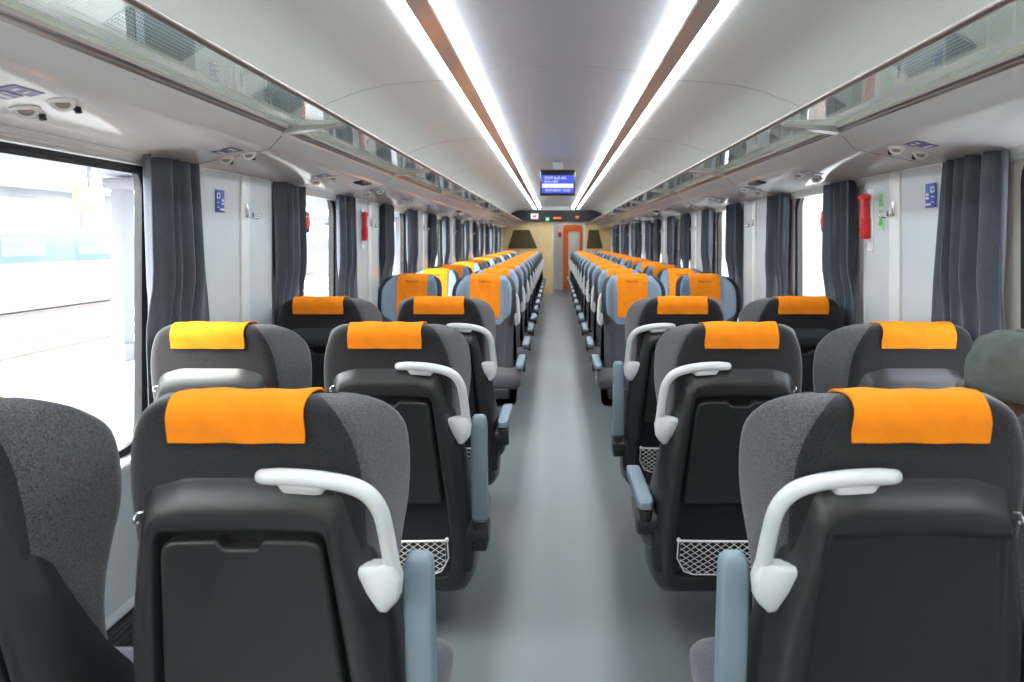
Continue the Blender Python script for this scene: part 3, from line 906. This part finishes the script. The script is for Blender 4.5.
def hammer(label, s, y, z, x):
    t = thing('emergency_hammer', label, 'emergency hammer', (s*x, y, z))
    obj('backing_plate', box_me('backing_plate', (s*.004, -.012 if s > 0 else .012, -.02), (.004, .050, .28), M['paper'], .001), t)
    bm = bmesh.new()
    loops = []
    for zz, a, b in ((-.105, .018, .012), (-.10, .022, .015), (-.02, .022, .015), (.0, .018, .013), (.06, .017, .013), (.085, .020, .015), (.098, .016, .012)):
        loops.append([Vector((-s*.016+p.x, p.y, zz)) for p in rpoly([(-b, -a, .006), (b, -a, .006), (b, a, .006), (-b, a, .006)], 3)])
    add_loops(bm, loops)
    obj('handle', finish('hammer_handle', bm, M['red'], True, 45), t)
    bm = bmesh.new()
    tube(bm, [(-s*.018, -.032, .082), (-s*.018, -.028, .082), (-s*.018, -.020, .084), (-s*.018, .030, .084), (-s*.018, .038, .080), (-s*.018, .044, .074)], [.006, .012, .016, .016, .012, .004], None, 12, Vector((0, 0, 1)))
    obj('head', finish('hammer_head', bm, M['red'], True, 45), t)
    bm = bmesh.new()
    for q in range(7): add_box(bm, (-s*.0315, 0, -.09+q*.013), (.003, .034, .005), .001)
    obj('grip_ribs', finish('grip_ribs', bm, plain('dark_red', (.35, .01, .015), .5), True, 45), t)
    return t
hammer('red emergency hammer on the second pillar panel of the left wall', -1, 4.24, 1.53, 1.396)
hammer('red emergency hammer with white backing beside the green sticker, right wall', 1, 2.70, 1.54, 1.392)

for s, sd in ((-1, 'left'), (1, 'right')):
    t = thing('alarm_box', f'black box with red oval face behind the curtain at the second window, {sd} wall', 'alarm box', (s*1.430, 3.335 if s < 0 else 3.20, 1.53))
    obj('housing', box_me('housing', (0, 0, 0), (.03, .085, .12), M['black'], .012, None, 3), t)
    bm = bmesh.new()
    disc_profile(bm, (-s*.014, 0, 0), (-s, 0, 0), [(.030, 0), (.030, .006), (.022, .010)], 24)
    for v in bm.verts: v.co.z *= 1.5
    obj('red_face', finish('red_face', bm, M['redlit'], True, 40), t)

# roller blind edge over the near left window
bm = bmesh.new()
tube(bm, [(0, -.37, 0), (0, .33, 0)], .008, None, 12, Vector((0, 0, 1)))
for q in range(120):
    add_box(bm, (.0, -.36+q*.68/119, -.014), (.003, .004, .014))
add_box(bm, (0, -.02, -.012), (.004, .69, .012))
tag(obj('roller_blind', finish('roller_blind', bm, M['blackm'], False), None, (-1.428, 1.755, 1.672)), 'rolled-up black blind with fringed edge along the top of the near left window', 'blind')

# ------------------------------------------------------------------ ceiling screen
t = thing('information_screen', 'blue passenger information screen hanging from the ceiling between the light strips', 'screen', (0.0, 6.8, 2.085))
SW, SH = .40, .275
obj('housing', box_me('housing', (0, .035, 0), (SW, .07, SH+.02), M['black'], .008), t)
obj('mount', box_me('mount', (0, .05, .19), (.12, .03, .10), M['ceil_mid'], .004), t)
obj('display', box_me('display', (0, -.002, -.018), (SW-.035, .004, SH-.07), M['screen'], .0), t)
bm = bmesh.new(); add_box(bm, (0, -.005, -.036), (SW-.045, .003, .046))
obj('white_bar', finish('white_bar', bm, M['screentext'], False), t)
for body, x, z, sz in (('9559 Sxd vRL', -.022, .052, .046), ('Brno Hbf', -.075, .012, .040), ('2024-08-01 12:22', 0, -.088, .040)):
    o = obj('text_line', text_mesh('text_line', body, sz, M['screentext']), t)
    o.location = (x, -.006, z); o.rotation_euler = (PI/2, 0, 0)

# ------------------------------------------------------------------ end wall, vestibule
bm = bmesh.new()
OX0, OX1, DH = -.11, .76, 1.93
def eb(x0, x1, z0, z1): add_box(bm, ((x0+x1)/2, Y1+.04, (z0+z1)/2), (x1-x0, .08, z1-z0))
eb(-1.5, OX0, 0, 1.92); eb(OX1, 1.5, 0, 1.92)
struct('wall_end', finish('wall_end', bm, M['wood'], False))
bm = bmesh.new(); eb(-1.5, 1.5, 1.92, 2.42)
struct('wall_end_top', finish('wall_end_top', bm, M['wall'], False))
bm = bmesh.new()
L = [[Vector((p.x, y, p.y)) for p in rpoly([(-1.22, 1.92, .02), (1.22, 1.92, .02), (1.20, 2.22, .17), (-1.20, 2.22, .17)], 10)] for y in (Y1-.02, Y1-.12)]
add_loops(bm, L)
struct('trim_bulkhead', finish('bulkhead', bm, M['blackm'], True, 40))
# doorway lining
bm = bmesh.new()
add_box(bm, (OX0+.02, Y1+.03, DH/2), (.04, .12, DH), .004); add_box(bm, (OX1-.02, Y1+.03, DH/2), (.04, .12, DH), .004); add_box(bm, ((OX0+OX1)/2, Y1+.03, DH-.03), (OX1-OX0-.082, .115, .06), .004)
struct('trim_doorway', finish('doorway', bm, M['wall'], True, 40))
for (nm, xs, pts) in (('left', -1, [(-1.30, 1.20), (-.50, 1.20), (-.72, 1.70), (-1.14, 1.70)]), ('right', 1, [(.80, 1.20), (1.24, 1.20), (1.12, 1.70), (.86, 1.70)])):
    bm = bmesh.new()
    L = [[Vector((p.x, y, p.y)) for p in rpoly([(a, b, .03) for a, b in pts], 4)] for y in (Y1-.002, Y1-.014, Y1-.018)]
    add_loops(bm, L)
    tag(obj('tinted_panel', finish('tinted_panel', bm, M['darkglass'], True, 30)), f'dark tinted trapezoid panel on the wood end wall, {nm} of the doorway', 'panel')
# vestibule
YV = Y1+1.3
bm = bmesh.new()
add_box(bm, (0, YV+.04, 1.2), (3.0, .08, 2.4)); struct('wall_vestibule_end', finish('wv', bm, M['white'], False))
for s in (-1, 1):
    struct('wall_vestibule_left' if s < 0 else 'wall_vestibule_right', box_me('wv', (s*1.30, Y1+.69, 1.2), (.08, 1.20, 2.4), M['white']))
struct('ceiling_vestibule', box_me('cv', (0, Y1+.69, 2.33), (2.6, 1.2, .06), M['white']))
t = thing('vestibule_door', 'orange door frame with pale window seen through the end doorway', 'door', (.47, YV-.03, 0))
bm = bmesh.new()
o1 = rpoly([(-.27, .02, .01), (.27, .02, .01), (.27, 1.86, .10), (-.27, 1.86, .10)], 6); o2 = rpoly([(-.13, .04, .01), (.20, .04, .01), (.20, 1.70, .09), (-.13, 1.70, .09)], 6)
add_loops(bm, [[Vector((p.x, 0, p.y)) for p in o1], [Vector((p.x, -.04, p.y)) for p in o1], [Vector((p.x, -.04, p.y)) for p in o2], [Vector((p.x, 0, p.y)) for p in o2]], False, False)
obj('door_frame', finish('door_frame', bm, M['orangepaint'], True, 40), t)
obj('door_leaf', box_me('door_leaf', (.035, .0, .86), (.34, .03, 1.66), M['cream'], .004), t)
bm = bmesh.new(); add_box(bm, (.035, -.02, 1.30), (.24, .012, .60), .005)
obj('door_window', finish('door_window', bm, M['paper'], True, 40), t)
bm = bmesh.new(); add_box(bm, (0, 0, 0), (.17, .006, .42), .002); add_box(bm, (.02, -.006, .06), (.10, .006, .14), .002, None, 2, 1)
tag(obj('poster', finish('poster', bm, [M['paper'], M['red']], True, 40), None, (.085, YV-.008, 1.52)), 'small white and red poster beside the orange door frame', 'poster')
li = thing('vestibule_lamp', 'square white ceiling lamp in the vestibule beyond the end doorway', 'lamp', (.3, Y1+.7, 2.29))
obj('lamp_frame', box_me('lamp_frame', (0, 0, 0), (.5, .5, .02), M['alu'], .004), li)
obj('diffuser', box_me('diffuser', (0, 0, -.012), (.44, .44, .01), emit('vestibule_led', (1, .95, .88), 8), .002), li)
# signs on the bulkhead
t = thing('lit_sign', 'white lit sign with red symbol on the black bulkhead', 'sign', (-.58, Y1-.13, 2.06))
obj('box', box_me('sign_box', (0, 0, 0), (.20, .02, .14), M['led_w'], .005), t)
bm = bmesh.new(); add_box(bm, (.0, -.012, -.01), (.09, .004, .045), .002); add_box(bm, (.02, -.012, .0), (.03, .004, .07), .001)
obj('symbol', finish('symbol', bm, M['red'], True, 40), t)
t = thing('exit_sign', 'small green lit exit sign under the black bulkhead', 'sign', (-.24, Y1-.13, 1.98))
obj('box', box_me('sign_box', (0, 0, 0), (.09, .02, .09), M['led_g'], .004), t)
bm = bmesh.new(); add_box(bm, (0, -.012, -.012), (.05, .004, .035), .001); add_box(bm, (0, -.012, .014), (.02, .004, .03), .001)
obj('symbol', finish('symbol', bm, M['paper'], True, 40), t)
tag(obj('indicator_lamp', box_me('indicator', (0, 0, 0), (.20, .02, .045), M['led_o'], .005), None, (.02, Y1-.13, 2.01)), 'orange lit indicator strip on the black bulkhead above the doorway', 'indicator')
tag(obj('indicator_lamp', box_me('indicator', (0, 0, 0), (.08, .02, .05), M['led_o'], .005), None, (.55, Y1-.13, 2.035)), 'small square orange indicator on the black bulkhead, nearest the right wall', 'indicator')
# back wall behind the camera
struct('wall_back', box_me('wall_back', (0, Y0-.04, 1.17), (3.02, .08, 2.46), M['wood']))
# outer roof shell
roof = [(-1.52, 2.30), (-1.3, 2.42), (-.7, 2.50), (0, 2.52), (.7, 2.50), (1.3, 2.42), (1.52, 2.30)]
struct('roof', extrude_y('roof', roof, Y0-.1, YV+.1, M['panel']))

# ------------------------------------------------------------------ PERSON in the cap
def skin_mesh(name, nodes, edges, mat, sub=2, root=0):
    me = bpy.data.meshes.new(name); me.from_pydata([n[:3] for n in nodes], edges, [])
    o = bpy.data.objects.new(name, me); COL.objects.link(o)
    md = o.modifiers.new('s', 'SKIN'); md.use_smooth_shade = True; md.branch_smoothing = .6
    for i, n in enumerate(nodes):
        r = n[3]; ry = n[4] if len(n) > 4 else r
        me.skin_vertices[0].data[i].radius = (r, ry)
        me.skin_vertices[0].data[i].use_root = (i == root)
    sb = o.modifiers.new('b', 'SUBSURF'); sb.levels = sub; sb.render_levels = sub
    bpy.context.view_layer.update()
    dg = bpy.context.evaluated_depsgraph_get()
    out = bpy.data.meshes.new_from_object(o.evaluated_get(dg)); out.name = name
    out.materials.clear(); out.materials.append(mat)
    out.polygons.foreach_set('use_smooth', [True]*len(out.polygons))
    bpy.data.objects.remove(o); bpy.data.meshes.remove(me)
    return out
PX, PY = 1.145, 1.50           # head position over the floor
per = thing('person', 'person in an olive cap seated in the nearest right-hand window seat', 'person', (PX, PY, 0))
hz = 1.075
# joints (relative to head axis), +y is the way the person faces
N = [(0, -.06, .555, .135, .105), (0, -.075, .66, .125, .10), (0, -.075, .76, .135, .105), (0, -.055, .85, .11, .085), (0, -.035, .905, .055, .055), (0, -.014, .945, .052, .055)]
E = [(0, 1), (1, 2), (2, 3), (3, 4), (4, 5)]
arms = []
for e in (-1, 1):
    b = len(N)
    N += [(e*.145, -.055, .84, .058), (e*.175, -.01, .70, .050), (e*.185, .05, .605, .044), (e*.165, .16, .585, .038), (e*.135, .265, .580, .028), (e*.125, .305, .578, .036, .020), (e*.120, .345, .576, .040, .016)]
    E += [(3, b)] + [(b+i, b+i+1) for i in range(6)]
    hb = b+6
    for q, (dx, ln) in enumerate(((-.030, .060), (-.010, .070), (.010, .066), (.030, .052))):
        c = len(N); x = e*.120+e*dx
        N += [(x, .362, .576, .0095), (x+e*dx*.1, .362+ln*.5, .574, .0088), (x+e*dx*.1, .362+ln, .560, .0078)]
        E += [(hb, c), (c, c+1), (c+1, c+2)]
    c = len(N)
    N += [(e*.085, .325, .574, .0105), (e*.072, .355, .568, .0095), (e*.070, .382, .562, .008)]
    E += [(b+5, c), (c, c+1), (c+1, c+2)]
    l = len(N)
    N += [(e*.085, .0, .555, .088), (e*.115, .20, .545, .075), (e*.12, .36, .53, .060), (e*.12, .385, .40, .055), (e*.12, .36, .22, .045), (e*.12, .34, .09, .036), (e*.125, .38, .045, .036, .034), (e*.13, .47, .035, .038, .026)]
    E += [(0, l)] + [(l+i, l+i+1) for i in range(7)]
# head joins the neck in the same surface
hN = len(N)
N += [(0, .004, .990, .066, .080), (0, .004, 1.055, .078, .094), (0, 0, 1.125, .072, .087)]
E += [(5, hN), (hN, hN+1), (hN+1, hN+2)]
body = skin_mesh('body', N, E, M['skin'])
bo = obj('body', body, per)
def sub_skin(idx, grow, name, mat):
    mp = {i: k for k, i in enumerate(idx)}
    nodes = [tuple(N[i][:3]) + tuple(r+grow for r in (N[i][3:] if len(N[i]) > 4 else (N[i][3], N[i][3]))) for i in idx]
    ed = [(mp[a], mp[b]) for a, b in E if a in mp and b in mp]
    return skin_mesh(name, nodes, ed, mat)
armlen = 7+12+3+8
A0, A1 = 6, 6+armlen
obj('shirt', sub_skin([0, 1, 2, 3, 4] + [A0+i for i in range(4)] + [A1+i for i in range(4)], .010, 'shirt', M['shirt']), per)
obj('trousers', sub_skin([0] + [A0+22+i for i in range(6)] + [A1+22+i for i in range(6)], .008, 'trousers', M['trousers']), per)
# facial features and hair
bm = bmesh.new()
tube(bm, [(0, .084, 1.088), (0, .100, 1.066), (0, .110, 1.050), (0, .098, 1.042)], [.007, .010, .014, .008], None, 10, Vector((1, 0, 0)))
for e in (-1, 1):
    tube(bm, [(e*.078, -.012, 1.035), (e*.088, -.016, 1.055), (e*.090, -.018, 1.078), (e*.080, -.010, 1.092)], [.007, .011, .012, .006], None, 8, Vector((0, 1, 0)))
obj('nose_and_ears', finish('nose_and_ears', bm, M['skin'], True), per, (0, 0, -.033))
bm = bmesh.new()
for e in (-1, 1):
    disc_profile(bm, (e*.031, .080, 1.082), (e*.25, 1, 0), [(.013, -.004), (.012, .003), (.006, .007)], 12, 0)
    disc_profile(bm, (e*.0325, .087, 1.082), (e*.25, 1, 0), [(.006, -.002), (.005, .0015)], 10, 1)
obj('eyes', finish('eyes', bm, [M['eye'], M['iris']], True), per, (0, 0, -.033))
bm = bmesh.new(); tube(bm, [(-.024, .080, 1.016), (-.012, .091, 1.019), (0, .095, 1.017), (.012, .091, 1.019), (.024, .080, 1.016)], [.002, .006, .006, .006, .002], None, 8, Vector((0, 0, 1)))
obj('mouth', finish('mouth', bm, M['lip'], True), per, (0, 0, -.033))
bm = bmesh.new()
L = []
for z, rx, ry, oy in ((1.00, .060, .055, -.035), (1.02, .076, .080, -.012), (1.06, .086, .096, -.006), (1.10, .088, .100, -.004)):
    L.append([Vector((rx*math.cos(a), oy+ry*math.sin(a), z)) for a in [PI+.15+(PI-.3)*k/20 for k in range(21)]])
L2 = [[Vector((p.x*.86, p.y*.86+.0, p.z)) for p in row] for row in L]
va = add_loops(bm, L, False, False, None, False); vb = add_loops(bm, L2, False, False, None, False)
for i in range(3):
    for k in (0, 20): bm.faces.new((va[i][k], va[i+1][k], vb[i+1][k], vb[i][k]))
for i in (0, 3):
    for k in range(20): bm.faces.new((va[i][k], va[i][k+1], vb[i][k+1], vb[i][k]))
obj('hair', finish('hair', bm, M['hair'], True, 60), per, (0, 0, -.033))
# cap: wrinkled six-panel crown, button, visor, rear strap opening
bm = bmesh.new()
NT, NR = 48, 12; z0 = 1.046
def cap_pt(a, f, k=1.):
    th = f*PI/2
    rr = math.cos(th)**.62
    zz = math.sin(th)**.85*.154
    x = .116*rr*math.cos(a)*k; y = .124*rr*math.sin(a)*k - .004
    w = .0035*math.sin(a*5+f*7)*math.sin(f*PI)+.0028*math.sin(a*9-f*11)*math.sin(f*PI)
    crease = -.002*max(0, 1-abs(((a/(PI/3)) % 1)-.0)*14) if f > .15 else 0
    n = Vector((math.cos(a)*math.cos(th), math.sin(a)*math.cos(th), math.sin(th)))
    return Vector((x, y, z0+zz)) + n*(w+crease)
grid = [[bm.verts.new(cap_pt(2*PI*i/NT, j/NR*.985)) for i in range(NT)] for j in range(NR+1)]
ins = [[bm.verts.new(cap_pt(2*PI*i/NT, j/NR*.985, .965)-Vector((0, 0, .003))) for i in range(NT)] for j in range(NR+1)]
def hole(i, j):  # strap opening at the back (a about 3*pi/2)
    a = 2*PI*(i+.5)/NT
    return j in (1, 2, 3) and abs(a-1.5*PI) < .30-.03*j
for j in range(NR):
    for i in range(NT):
        k = (i+1) % NT
        if hole(i, j): continue
        bm.faces.new((grid[j][i], grid[j][k], grid[j+1][k], grid[j+1][i])); bm.faces.new((ins[j][i], ins[j+1][i], ins[j+1][k], ins[j][k]))
bm.faces.new(grid[NR]); bm.faces.new(list(reversed(ins[NR])))
for i in range(NT): bm.faces.new((grid[0][i], ins[0][i], ins[0][(i+1) % NT], grid[0][(i+1) % NT]))
cap = obj('cap', finish('cap', bm, M['cap'], True, 70, recalc=False), per); cap['label'] = 'olive cotton baseball cap'
bm = bmesh.new(); disc_profile(bm, (0, -.004, z0+.150), (0, 0, 1), [(.012, 0), (.012, .006), (.008, .010), (.002, .011)], 14)
obj('button', finish('button', bm, M['cap'], True, 60), cap)
bm = bmesh.new()
rows = []
for q in range(6):
    f = q/5
    rows.append([Vector((.108*math.cos(a)*(1-.10*f), .108*math.sin(a)*(1-.25*f)+.002+f*.075*math.sin(a)+.03*f, z0+.012-.018*f-.020*f*abs(math.cos(a)))) for a in [PI*(.12+.76*k/20) for k in range(21)]])
va = add_loops(bm, rows, False, False, None, False); vb = add_loops(bm, [[p-Vector((0, 0, .003)) for p in r] for r in rows], False, False, None, False)
for k in range(20): bm.faces.new((va[5][k], va[5][k+1], vb[5][k+1], vb[5][k]))
obj('visor', finish('visor', bm, M['cap'], True, 60), cap)

# ------------------------------------------------------------------ OUTSIDE
GZ = -1.10
struct('ground', box_me('ground', (0, 20, GZ-.1), (140, 160, .2), M['ballast']))
def slab(name, x0, x1, z1, y0=-30, y1=80): return struct(name, box_me(name, ((x0+x1)/2, (y0+y1)/2, (GZ+z1)/2), (x1-x0, y1-y0, z1-GZ), M['concrete'], .02))
slab('platform_island', -9.6, -6.4, -.72)
slab('platform_far', -23.5, -20, -.72)
slab('platform_side', 2.0, 16.4, -.50)
for k, x in enumerate((-3.4, -4.9, -11.6, -13.1, -16.0, -17.5)):
    pf = [(x-.06, GZ), (x-.06, GZ+.02), (x-.015, GZ+.04), (x-.015, GZ+.11), (x-.035, GZ+.12), (x-.035, GZ+.15), (x+.035, GZ+.15), (x+.035, GZ+.12), (x+.015, GZ+.11), (x+.015, GZ+.04), (x+.06, GZ+.02), (x+.06, GZ)]
    tag(obj('track_rail', extrude_y('track_rail', pf, -30, 80, M['steel'], closed=True, smooth=False)), f'steel track rail outside the left windows, {pil[k]} from the carriage', 'rail', 'track rails outside')
for k in range(8):
    y = -2+6.3*k
    if k == 2: y = 10.7
    bm = bmesh.new()
    add_box(bm, (0, 0, 1.63), (.26, .26, 3.26), .03); add_box(bm, (0, 0, .15), (.42, .42, .30), .03); add_box(bm, (0, 0, 3.15), (.5, .4, .2), .05)
    tag(obj('platform_column', finish('platform_column', bm, M['column'], True, 40), None, (-7.8, y, -.72)), f'pale canopy column on the island platform, {pil[k]} along from the camera', 'column', 'columns on the island platform')
tag(obj('platform_canopy', extrude_y('platform_canopy', [(-10.2, 2.78), (-7.8, 2.56), (-5.6, 2.78), (-5.6, 2.92), (-7.8, 2.72), (-10.2, 2.92)], -20, 60, M['column'], closed=True, smooth=False)), 'pale canopy roof on columns over the island platform', 'canopy')
tag(obj('platform_canopy', extrude_y('platform_canopy_far', [(-24.5, 3.3), (-21.7, 3.0), (-19.0, 3.3), (-19.0, 3.5), (-21.7, 3.2), (-24.5, 3.5)], -20, 70, M['column'], closed=True, smooth=False)), 'farther pale canopy roof beyond the white and blue train', 'canopy')
for k in range(7):
    bm = bmesh.new(); add_box(bm, (0, 0, 1.85), (.34, .34, 3.7), .03); add_box(bm, (0, 0, .2), (.5, .5, .4), .03); add_box(bm, (0, 0, 3.6), (.7, .5, .2), .04)
    tag(obj('platform_column', finish('platform_column_far', bm, M['column'], True, 40), None, (-21.7, 8+8*k, -.72)), f'pale column under the farther canopy behind the white train, {pil[k]} along', 'column', 'columns under the farther canopy')
t = thing('platform_sign', 'small yellow and red sign hanging under the platform canopy', 'sign', (-6.6, 8.4, 2.0))
obj('panel', box_me('panel', (0, 0, 0), (.06, .5, .35), M['yellow'], .01), t); obj('lower_panel', box_me('lower_panel', (0, 0, -.30), (.06, .3, .22), plain('sign_red', (.52, .24, .27), .5), .01), t)
obj('hanger', box_me('hanger', (0, 0, .40), (.03, .03, .46), M['column']), t)
t = thing('parked_train', 'white train with blue band on the far track outside the left windows', 'train', (-18.9, 24, GZ))
tb = [(-1.4, .20), (1.4, .20), (1.45, 1.2), (1.42, 2.9), (1.2, 3.6), (.6, 3.95), (-.6, 3.95), (-1.2, 3.6), (-1.42, 2.9), (-1.45, 1.2)]
obj('body', extrude_y('train_body', tb, -22, 22, M['trainwhite'], closed=True, sharp=30), t)
obj('band', box_me('band', (1.44, 0, 2.25), (.05, 43.5, .95), M['trainblue'], .01), t)
for q in range(14):
    obj('window', box_me('train_window', (1.47, -19.5+q*3., 2.3), (.03, 1.6, .62), M['trainwin'], .01), t)
for q in range(4): obj('bogie', box_me('bogie', (0, -19+q*12.6, .27), (2.0, 2.6, .5), M['blackm'], .05), t)
# right: station building
t = thing('station_building', 'pale rendered station building beyond the platform outside the right windows', 'building', (16.6, 25, -.5))
obj('facade', box_me('facade', (0.6, 0, 3.2), (1.2, 90, 6.4), M['render']), t)
for q in range(12):
    f = obj('pilaster', box_me('pilaster', (-.06, -38+q*6.6, 3.0), (.16, .7, 6.0), M['column'], .02), t)
for q in range(11):
    f = obj('window', box_me('station_window', (-.03, -34.7+q*6.6, 3.4), (.08, 1.5, 1.8), M['column'], .01), t)
    obj('pane', box_me('station_pane', (-.08, -34.7+q*6.6, 3.4), (.03, 1.3, 1.6), M['trainblue'], .0), f)
tag(obj('kiosk', box_me('kiosk', (0, 0, 1.2), (1.6, 2.2, 2.4), M['brickred'], .04), None, (14.4, 18.6, -.5)), 'dark red kiosk on the platform outside the near right window', 'kiosk')
tag(obj('station_pillar', box_me('station_pillar', (0, 0, 2.2), (.34, .34, 4.4), M['render'], .03), None, (4.05, 9.4, -.5)), 'beige pillar on the platform outside the second right window', 'pillar')
t = thing('poster_board', 'teal poster board on the platform seen through the second right window', 'poster', (5.0, 12.2, -.5))
obj('panel', box_me('board', (0, 0, 1.7), (.08, 1.0, 1.3), M['teal'], .01), t)
for e in (-.4, .4): obj('leg', box_me('board_leg', (0, e, .53), (.06, .06, 1.06), M['column']), t)

# ------------------------------------------------------------------ LIGHT
w = bpy.data.worlds.new('World'); scene.world = w; w.use_nodes = True
nt = w.node_tree; bg = nt.nodes['Background']
sky = nt.nodes.new('ShaderNodeTexSky'); sky.sky_type = 'NISHITA'; sky.sun_disc = False
sky.sun_elevation = math.radians(50); sky.sun_rotation = math.radians(230); sky.dust_density = 3; sky.air_density = 1.2
hs = nt.nodes.new('ShaderNodeHueSaturation'); hs.inputs['Saturation'].default_value = .35
nt.links.new(sky.outputs[0], hs.inputs['Color']); nt.links.new(hs.outputs[0], bg.inputs['Color'])
bg.inputs['Strength'].default_value = 2.2

# ------------------------------------------------------------------ CAMERA
cam = bpy.data.cameras.new('camera'); co = bpy.data.objects.new('camera', cam); COL.objects.link(co)
co.location = (-.025, 0, CZ); co.rotation_euler = (PI/2, 0, 0)
cam.sensor_width = 36; cam.lens = 596/1024*36
cam.shift_x = -(555.5-512)/1024; cam.shift_y = -(341-240)/1024
cam.clip_start = .02; cam.clip_end = 300
cam.dof.use_dof = True; cam.dof.focus_distance = 2.0; cam.dof.aperture_fstop = 4.0
scene.camera = co
vs = scene.view_settings
vs.view_transform = 'Standard'; vs.look = 'None'; vs.gamma = 1; vs.use_curve_mapping = False
vs.exposure = 0.1
scene.cycles.max_bounces = 10; scene.cycles.diffuse_bounces = 5; scene.cycles.glossy_bounces = 4; scene.cycles.transparent_max_bounces = 24
scene.cycles.caustics_reflective = False; scene.cycles.caustics_refractive = False
scene.cycles.sample_clamp_indirect = 6
